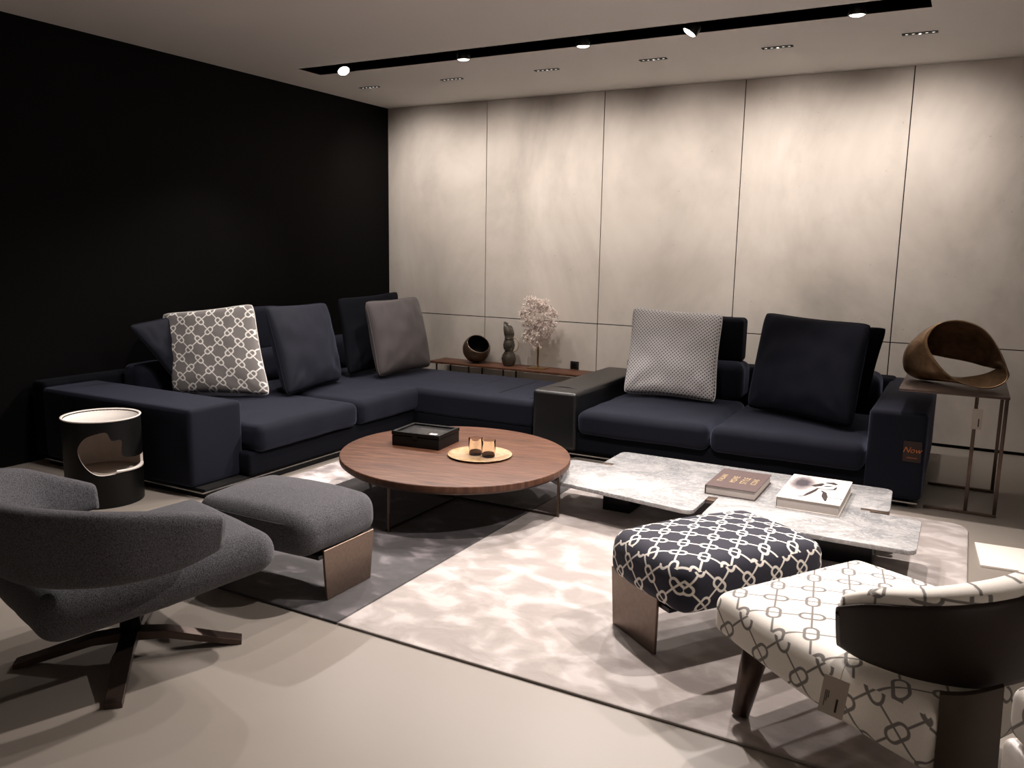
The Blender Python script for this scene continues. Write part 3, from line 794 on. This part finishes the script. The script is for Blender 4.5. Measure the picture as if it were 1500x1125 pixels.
# ------------------------------------------------------------------ grey swivel armchair
gc = thing('swivel_armchair', 'grey felt swivel armchair on a four-star metal base, nearest the camera on the left', 'armchair', (2.82, -5.20, 0), math.radians(75))
def seatwarp(v):
    # local +x is the front; narrower at the back, underside lifts toward the front
    k = (v.x + .36) / .72
    v.y *= .80 + .26 * k - .05 * k * k
    if v.z < 0: v.z += .03 * max(0, k) ** 1.5 * (-v.z / .1)
    v.z += .045 * k
    return v
obj('seat', rounded(.03, 0, .305, .385, .322, .085, .078, n=14, k=8, crown=.02, sag=.03, wr=.003, seed=50, warp=seatwarp, nz=3), M['grey_wool'], gc)
st = [(.04, .375, -.02, 1, .44, .53, .07, .02), (-.08, .372, -.15, 1, .43, .585, .08, .04), (-.19, .335, -.42, 1, .42, .64, .085, .06), (-.32, .20, -.85, .55, .41, .68, .09, .08),
      (-.37, 0, -1, 0, .41, .69, .09, .09), (-.32, -.20, -.85, -.55, .41, .68, .09, .08), (-.18, -.345, -.35, -1, .415, .66, .085, .06), (.0, -.385, -.05, -1, .425, .625, .08, .04), (.15, -.378, .02, -1, .455, .58, .075, .03)]
obj('backrest_shell', wrap(st, 20, .5), M['grey_wool'], gc)
obj('swivel_column', lathe([(0, .07), (.035, .07), (.035, .22), (.09, .23), (.09, .24), (0, .24)], 28, 0, 0, 0), M['black_metal'], gc)
for k in range(4):
    a = math.radians(45 - 75 + 90 * k); ca, sa = math.cos(a), math.sin(a)
    bm = bmesh.new(); W = .028
    prof = [(0.0, .095, .06), (.12, .085, .055), (.30, .035, .012), (.355, .022, .0), (.37, .018, .0)]
    R = []
    for (d, zt, zb) in prof:
        w = W * (1 - .15 * d)
        R.append([bm.verts.new((ca * d - sa * s * w, sa * d + ca * s * w, z)) for s, z in ((-1, zb), (1, zb), (1, zt), (-1, zt))])
    for A, B in zip(R, R[1:]):
        for q in range(4): bm.faces.new((A[q], A[(q + 1) % 4], B[(q + 1) % 4], B[q]))
    bm.faces.new(R[0]); bm.faces.new(list(reversed(R[-1])))
    bmesh.ops.recalc_face_normals(bm, faces=bm.faces)
    bmesh.ops.bevel(bm, geom=bm.edges[:], offset=.0015, segments=1, affect='EDGES')
    sharp(obj('leg', bm, M['bronze_dark'], gc), 30)

# ------------------------------------------------------------------ white chain-print armchair
wc = thing('printed_armchair', 'white armchair with a grey chain-link print and a wraparound dark brown back', 'armchair', (5.1835, -4.4224, 0), math.radians(148))
def wseat(v):
    k = (v.x + .40) / .80
    v.y *= 1.08 + .22 * k - .30 * k * k
    if v.z < 0: v.z += (.06 * max(0, k) ** 1.3) * (-v.z / .1)
    return v
b = rounded(0, 0, .308, .385, .330, .086, .045, n=16, k=8, crown=.015, sag=.03, wr=.002, seed=60, warp=wseat, nz=4)
o = obj('seat', b, M['chain_white'], wc); uv_fn(o, side_uv(math.radians(45)))
ws = [(-.09, .285, .05, 1, .43, .565, .075, .02), (-.17, .278, -.15, 1, .42, .61, .085, .03), (-.27, .23, -.6, 1, .415, .645, .09, .04), (-.34, .14, -.95, .5, .41, .68, .09, .05),
      (-.36, 0, -1, 0, .41, .70, .09, .055), (-.34, -.14, -.95, -.5, .41, .68, .085, .05), (-.28, -.23, -.65, -1, .405, .63, .08, .04), (-.25, -.255, -.5, -1, .405, .60, .078, .03)]
o = obj('back_padding', wrap(ws, 20, .5), M['chain_white'], wc)
uv_fn(o, lambda c, n: ((math.atan2(c.y, -c.x) * .40), c.z + (0 if abs(n.z) < .6 else .08 * math.hypot(c.x, c.y))))
wsh = [(x + .044 * nx / math.hypot(nx, ny), y + .044 * ny / math.hypot(nx, ny), nx, ny, zb - .008, zt - .030, .018, ln * .8) for x, y, nx, ny, zb, zt, th, ln in ws]
obj('back_shell', wrap(wsh, 16, .5), M['brown_shell'], wc)
# front legs
for sy in (1, -1):
    bm = tube_bm([[(.27, .235 * sy, .27, .043), (.275, .26 * sy, .14, .036), (.28, .285 * sy, .0185, .027)]], .03, 20)
    obj('leg', bm, M['bronze_dark'], wc)
# rear supporting panels that rise from the floor to the shell
for sy in (1, -1):
    bm = bmesh.new(); P = []
    plan_b = [(-.405, .365), (-.428, .33), (-.44, .27), (-.445, .17)]
    plan_t = [(-.375, .33), (-.40, .29), (-.415, .24), (-.425, .16)]
    nb = catmull([Vector((*p, 0)) for p in plan_b], 4); nt = catmull([Vector((*p, 0)) for p in plan_t], 4)
    rows = []
    for off in (0, .02):
        for zz in (0, 1):
            rows.append([bm.verts.new(((p.x + off * .6), sy * (p.y - off * .8), .012 if zz == 0 else .43)) for p in (nt if zz else nb)])
    a0, a1, b0, b1 = rows; m = len(a0)
    for i in range(m - 1):
        bm.faces.new((a0[i], a0[i + 1], a1[i + 1], a1[i])); bm.faces.new((b0[i + 1], b0[i], b1[i], b1[i + 1]))
        bm.faces.new((a1[i], a1[i + 1], b1[i + 1], b1[i])); bm.faces.new((a0[i + 1], a0[i], b0[i], b0[i + 1]))
    for i in (0, m - 1): bm.faces.new((a0[i], a1[i], b1[i], b0[i]))
    bmesh.ops.recalc_face_normals(bm, faces=bm.faces)
    sharp(obj('rear_panel', bm, M['blade_brown'], wc), 40)

# tag hanging from the white chair
def hang_tag(name, label, loc, rz, w, h, mat, tilt=0):
    t = thing(name, label, 'tag', loc, rz)
    bm = prism(round_poly([(-w / 2, -h), (w / 2, -h), (w / 2, 0), (-w / 2, 0)], .003, 3), -.0005, .0005)
    for v in bm.verts: v.co = Vector((v.co.x, v.co.z, v.co.y))
    bmesh.ops.recalc_face_normals(bm, faces=bm.faces)
    obj('card', bm, mat, t, smooth=False)
    t.rotation_euler = (0, math.radians(tilt), rz)
    return t

# ------------------------------------------------------------------ second seat cut by the frame on the right
wo = thing('ottoman', 'white upholstered piece with a chain-print cushion, cut off by the right edge', 'ottoman', (5.755, -5.28, 0), math.radians(25))
o = obj('ottoman_cushion', rounded(0, 0, .57, .24, .24, .055, .03, n=8, k=5, crown=.01), M['chain_white'], wo); uv_fn(o, side_uv(math.radians(45)))
obj('white_base', rounded(0, 0, .455, .242, .242, .055, .02, n=4, k=4), M['white_lacquer'], wo)
for sx in (-1, 1):
    for sy in (-1, 1): boxes('leg', [(sx * .2 - .015, sx * .2 + .015, sy * .2 - .015, sy * .2 + .015, 0, .40)], M['bronze_dark'], wo)

# white patch on the floor at the right, built as a thin flat box
wb = boxes('floor_patch', [(-.0, .62, -.27, .07, 0, .012)], M['patch_white'], None, .001)
tag(wb, 'thin flat white patch on the floor beyond the printed armchair', 'board'); wb.location = (5.445, -2.385, .0); wb.rotation_euler = (0, 0, math.radians(4))

# ------------------------------------------------------------------ pot side table
pt_ = thing('drum_side_table', 'black drum side table with a white top and a scooped-out greige hollow', 'side table', (1.13, -4.11, 0))
dvec = Vector((-.8268, .5625, 0)); rvec = Vector((.5625, .8268, 0))
outl = [(0.019, 0.423), (-0.036, 0.417), (-0.085, 0.396), (-0.116, 0.355), (-0.123, 0.319), (-0.109, 0.266), (-0.08, 0.222), (-0.043, 0.194), (-0.001, 0.186), (0.065, 0.191), (0.132, 0.199), (0.23, 0.215), (0.23, 0.255), (0.152, 0.265), (0.096, 0.282), (0.09, 0.32), (0.09, 0.373), (0.043, 0.377)]
sm = catmull([Vector((a, b, 0)) for a, b in outl], 4, closed=True)
shell = obj('shell_source', lathe([(.165, .004), (.197, .0), (.200, .004), (.202, .478), (.198, .482), (.190, .482), (.187, .470), (.187, .02), (.165, .004)], 96), [M['black'], M['beige_inner'], M['white_lacquer']], None)
for p in shell.data.polygons:
    c = p.center; rr = math.hypot(c.x, c.y)
    if rr < .188 and .03 < c.z < .47: p.material_index = 1
bm = bmesh.new()
f0 = [bm.verts.new(rvec * p.x + Vector((0, 0, p.y)) - dvec * .30) for p in sm]; f1 = [bm.verts.new(rvec * p.x + Vector((0, 0, p.y)) - dvec * .02) for p in sm]
bm.faces.new(f0); bm.faces.new(list(reversed(f1)))
for i in range(len(sm)): bm.faces.new((f0[i], f0[(i + 1) % len(sm)], f1[(i + 1) % len(sm)], f1[i]))
for f in bm.faces: f.material_index = 2
bmesh.ops.recalc_face_normals(bm, faces=bm.faces)
cut = obj('cutter', bm, [M['black'], M['beige_inner'], M['white_lacquer']], smooth=False)
for p in cut.data.polygons: p.material_index = 2
md = shell.modifiers.new('b', 'BOOLEAN'); md.operation = 'DIFFERENCE'; md.object = cut; md.solver = 'EXACT'
bpy.context.view_layer.update()
me = bpy.data.meshes.new_from_object(shell.evaluated_get(bpy.context.evaluated_depsgraph_get()))
bpy.data.objects.remove(shell); bpy.data.objects.remove(cut)
o = bpy.data.objects.new('drum_body', me); link(o); o.parent = pt_; sharp(o, 40)
obj('top_tray', lathe([(0, .470), (.186, .470), (.192, .484), (.203, .487), (.205, .484), (.200, .478), (.187, .464), (0, .464)], 64), M['white_lacquer'], pt_)
obj('lower_shelf', lathe([(0, .172), (.186, .172), (.186, .158), (0, .158)], 64), M['beige_inner'], pt_)
# tray lip that sticks out of the opening to the right
lipc = rvec * .02 - dvec * .0
bm = bmesh.new(); a0 = math.atan2((rvec - dvec).y, (rvec - dvec).x); P = []
for i in range(25):
    a = math.atan2(-dvec.y, -dvec.x) + .30 + 1.1 * i / 24; e = math.sin(PI * i / 24)
    c = Vector((math.cos(a), math.sin(a), 0)); P.append((c * .185, c * (.204 + .012 * e), .188 + .02 * e))
for th in (0,):
    top = [(bm.verts.new(p + Vector((0, 0, .200))), bm.verts.new(q + Vector((0, 0, .200 + .010)))) for p, q, h in P]
    bot = [(bm.verts.new(p + Vector((0, 0, .188))), bm.verts.new(q + Vector((0, 0, .196)))) for p, q, h in P]
    for i in range(24):
        bm.faces.new((top[i][0], top[i][1], top[i + 1][1], top[i + 1][0])); bm.faces.new((bot[i][0], bot[i + 1][0], bot[i + 1][1], bot[i][1]))
        bm.faces.new((top[i][1], bot[i][1], bot[i + 1][1], top[i + 1][1]))
bmesh.ops.recalc_face_normals(bm, faces=bm.faces)
obj('tray_lip', bm, M['white_lacquer'], pt_)

# ------------------------------------------------------------------ bronze side table with ring sculpture
bt = thing('metal_side_table', 'tall slim brown metal side table sliding over the right sofa arm', 'side table')
boxes('tabletop', [(5.00, 5.545, -1.85, -1.13, .680, .692)], M['bronze_dark'], bt, .001)
for x, y in ((5.392, -1.765), (5.535, -1.765), (5.535, -1.20)):
    boxes('leg', [(x - .0095, x + .0095, y - .0095, y + .0095, .0, .680)], M['bronze_dark'], bt, .001)
boxes('floor_bar', [(5.18, 5.5455, -1.775, -1.755, .0, .016)], M['bronze_leg'], bt, .001)
boxes('floor_bar', [(5.18, 5.5455, -1.21, -1.19, .0, .016)], M['bronze_leg'], bt, .001)
rg = thing('ring_sculpture', 'large twisted bronze ribbon ring sculpture on the metal side table', 'sculpture', (5.27, -1.45, .6925))
Fp = [(5.524, -1.6, .761), (5.519, -1.55, .829), (5.472, -1.5, .929), (5.394, -1.47, 1.031), (5.271, -1.45, 1.075), (5.161, -1.47, 1.05), (5.111, -1.5, .975), (5.121, -1.53, .906), (5.185, -1.57, .818), (5.263, -1.6, .753), (5.354, -1.62, .718), (5.456, -1.62, .716)]
Bp = [(5.478, -1.42, .803), (5.463, -1.38, .802), (5.422, -1.31, .80), (5.339, -1.25, .813), (5.23, -1.22, .825), (5.1, -1.22, .84), (5.01, -1.25, .822), (4.982, -1.3, .782), (5.01, -1.36, .732), (5.107, -1.42, .706), (5.271, -1.46, .735), (5.402, -1.46, .765)]
A = catmull(Fp, 10, True); B = catmull(Bp, 10, True); n = len(A); bm = bmesh.new(); K = 14
cc = sum(A, Vector()) / n
rows = []
for i in range(n):
    row = []
    for j in range(K + 1):
        t_ = j / K; p = A[i].lerp(B[i], t_)
        bul = math.sin(PI * t_) * .18 * (A[i] - B[i]).length
        c2 = cc.lerp(sum(B, Vector()) / n, t_); dd = (p - c2).normalized(); dd.z = max(dd.z, -.0)
        row.append(p + dd * bul - Vector((5.27, -1.45, .6925)))
    rows.append(row)
V = [[bm.verts.new(p) for p in r] for r in rows]
for i in range(n):
    for j in range(K): bm.faces.new((V[i][j], V[(i + 1) % n][j], V[(i + 1) % n][j + 1], V[i][j + 1]))
bmesh.ops.recalc_face_normals(bm, faces=bm.faces)
o = obj('ribbon', bm, M['bronze'], rg)
md = o.modifiers.new('s', 'SOLIDIFY'); md.thickness = .006; md.offset = 0
zmin = min(v.z for r in rows for v in r); rg.location.z += -zmin + .003

# tags
tg = hang_tag('price_tag', 'small dark hang tag with orange handwriting on the right sofa arm', (5.10, -1.870, .40), 0, .095, .12, M['tag_dark'])
text_ob('lettering', 'Now', .046, M['orange_ink'], tg, (-.002, -.0012, -.052), (PI / 2, 0, 0), .0003, .35)
text_ob('lettering', 'collection', .014, M['orange_ink'], tg, (0, -.0012, -.095), (PI / 2, 0, 0), .0002)
tg = hang_tag('price_tag', 'pale card tag hanging from the leg of the metal side table', (5.402, -1.7775, .605), 0, .052, .115, M['tag_card'])
boxes('barcode', [(.006, .012, -.0013, -.0006, -.10, -.055)], M['ink'], tg)
obj('string', tube_bm([[(0, 0, -.004), (-.004, .004, .03), (-.008, .0, .072)]], .0008, 5), M['tag_card'], tg)

# ------------------------------------------------------------------ tag on the white chair (world placed)
TG = (5.10, -4.875, .395)
tg = hang_tag('price_tag', 'pale card tag with small print hanging off the printed armchair', TG, math.radians(-8), .062, .105, M['tag_card'], 6)
for q, (a, b_) in enumerate(((-.020, -.085), (-.016, -.07), (-.012, -.06))):
    boxes('print_line', [(a - .0008, a + .0008, -.0013, -.0006, b_, -.04)], M['ink'], tg)
boxes('barcode', [(.008, .013, -.0013, -.0006, -.092, -.055)], M['ink'], tg)
obj('string', tube_bm([[(.008, 0, -.004), (.008, .004, .02), (.010, .02, .045)]], .0008, 5), M['tag_card'], tg)

# ------------------------------------------------------------------ lights
def spot_light(name, loc, target, power, size_deg, blend, col=(1, .86, .74), rad=.03):
    d = bpy.data.lights.new(name, 'SPOT'); d.energy = power; d.spot_size = math.radians(size_deg); d.spot_blend = blend
    d.color = col; d.shadow_soft_size = rad
    o = bpy.data.objects.new(name, d); link(o); o.location = loc
    o.rotation_euler = (Vector(target) - Vector(loc)).to_track_quat('-Z', 'Y').to_euler()
    return o
W1 = (1, .90, .84)
tg_ = [(1.3, -2.6, 0), (1.9, -3.0, 0), (2.9, -3.4, 0), (3.7, -3.7, 0), (4.7, -3.9, 0)]
pw = [140, 140, 190, 210, 250]
for k, s_ in enumerate(spots):
    spot_light('track_lamp', (s_[0], s_[1] - .02, H - .095), tg_[k], pw[k], 105, .7, W1, .035)
for x in LX:
    spot_light('wall_wash_lamp', (x, -.98, H - .012), (x, .0, 1.55), 86, 112, 1.0, (1, .905, .83), .02)
# second row of showroom ceiling spots, above the seating and out of frame
for (x, y, tx, ty, p, a) in ((3.2, -8.2, 3.2, -9.5, 120, 110), (7.4, -6.5, 8.2, -7.5, 120, 110), (1.9, -3.75, 1.7, -3.0, 130, 100), (3.9, -3.6, 3.3, -3.6, 285, 115), (5.7, -3.5, 4.9, -4.1, 250, 100)):
    t = thing('track_spotlight', 'round black-rimmed ceiling spotlight over the showroom floor, away from the slot', 'spotlight', (x, y, H), 0, 'ceiling spotlights over the showroom floor')
    hd = obj('spot_housing', lathe([(0, -.001), (.044, -.001), (.050, -.01), (.050, -.06), (.047, -.062), (.045, -.05), (0, -.05)], 32), M['black_metal'], t)
    obj('spot_lens', lathe([(0, -.068), (.020, -.067), (.036, -.063), (.0445, -.056), (.0445, -.05), (0, -.05)], 32), M['glow_spot'], hd)
    spot_light('seating_lamp', (x, y, H - .10), (tx, ty, 0), p, a, .8, W1, .035)
w = bpy.data.worlds.new('World'); scn.world = w; w.use_nodes = True
w.node_tree.nodes['Background'].inputs[0].default_value = (1, .84, .70, 1); w.node_tree.nodes['Background'].inputs[1].default_value = .035

# ------------------------------------------------------------------ camera
cam = bpy.data.cameras.new('Camera'); co_ = bpy.data.objects.new('Camera', cam); link(co_)
yaw, pitch, roll = -.5025, .1634, .0168
cy, sy = math.cos(yaw), math.sin(yaw); cp, sp2 = math.cos(pitch), math.sin(pitch)
fwd = Vector((sy * cp, cy * cp, -sp2)); right = Vector((cy, -sy, 0)); up = right.cross(fwd)
r2 = right * math.cos(roll) + up * math.sin(roll); u2 = up * math.cos(roll) - right * math.sin(roll)
mw = Matrix(((r2.x, u2.x, -fwd.x, 5.298), (r2.y, u2.y, -fwd.y, -6.946), (r2.z, u2.z, -fwd.z, 1.44), (0, 0, 0, 1)))
co_.matrix_world = mw
cam.sensor_fit = 'HORIZONTAL'; cam.sensor_width = 36; cam.lens = 1206.5 / 1500 * 36; cam.clip_start = .02
scn.camera = co_
vs_ = scn.view_settings; scn.display_settings.display_device = 'sRGB'
vs_.view_transform = 'Standard'; vs_.look = 'None'; vs_.gamma = 1; vs_.exposure = 0; vs_.use_curve_mapping = False
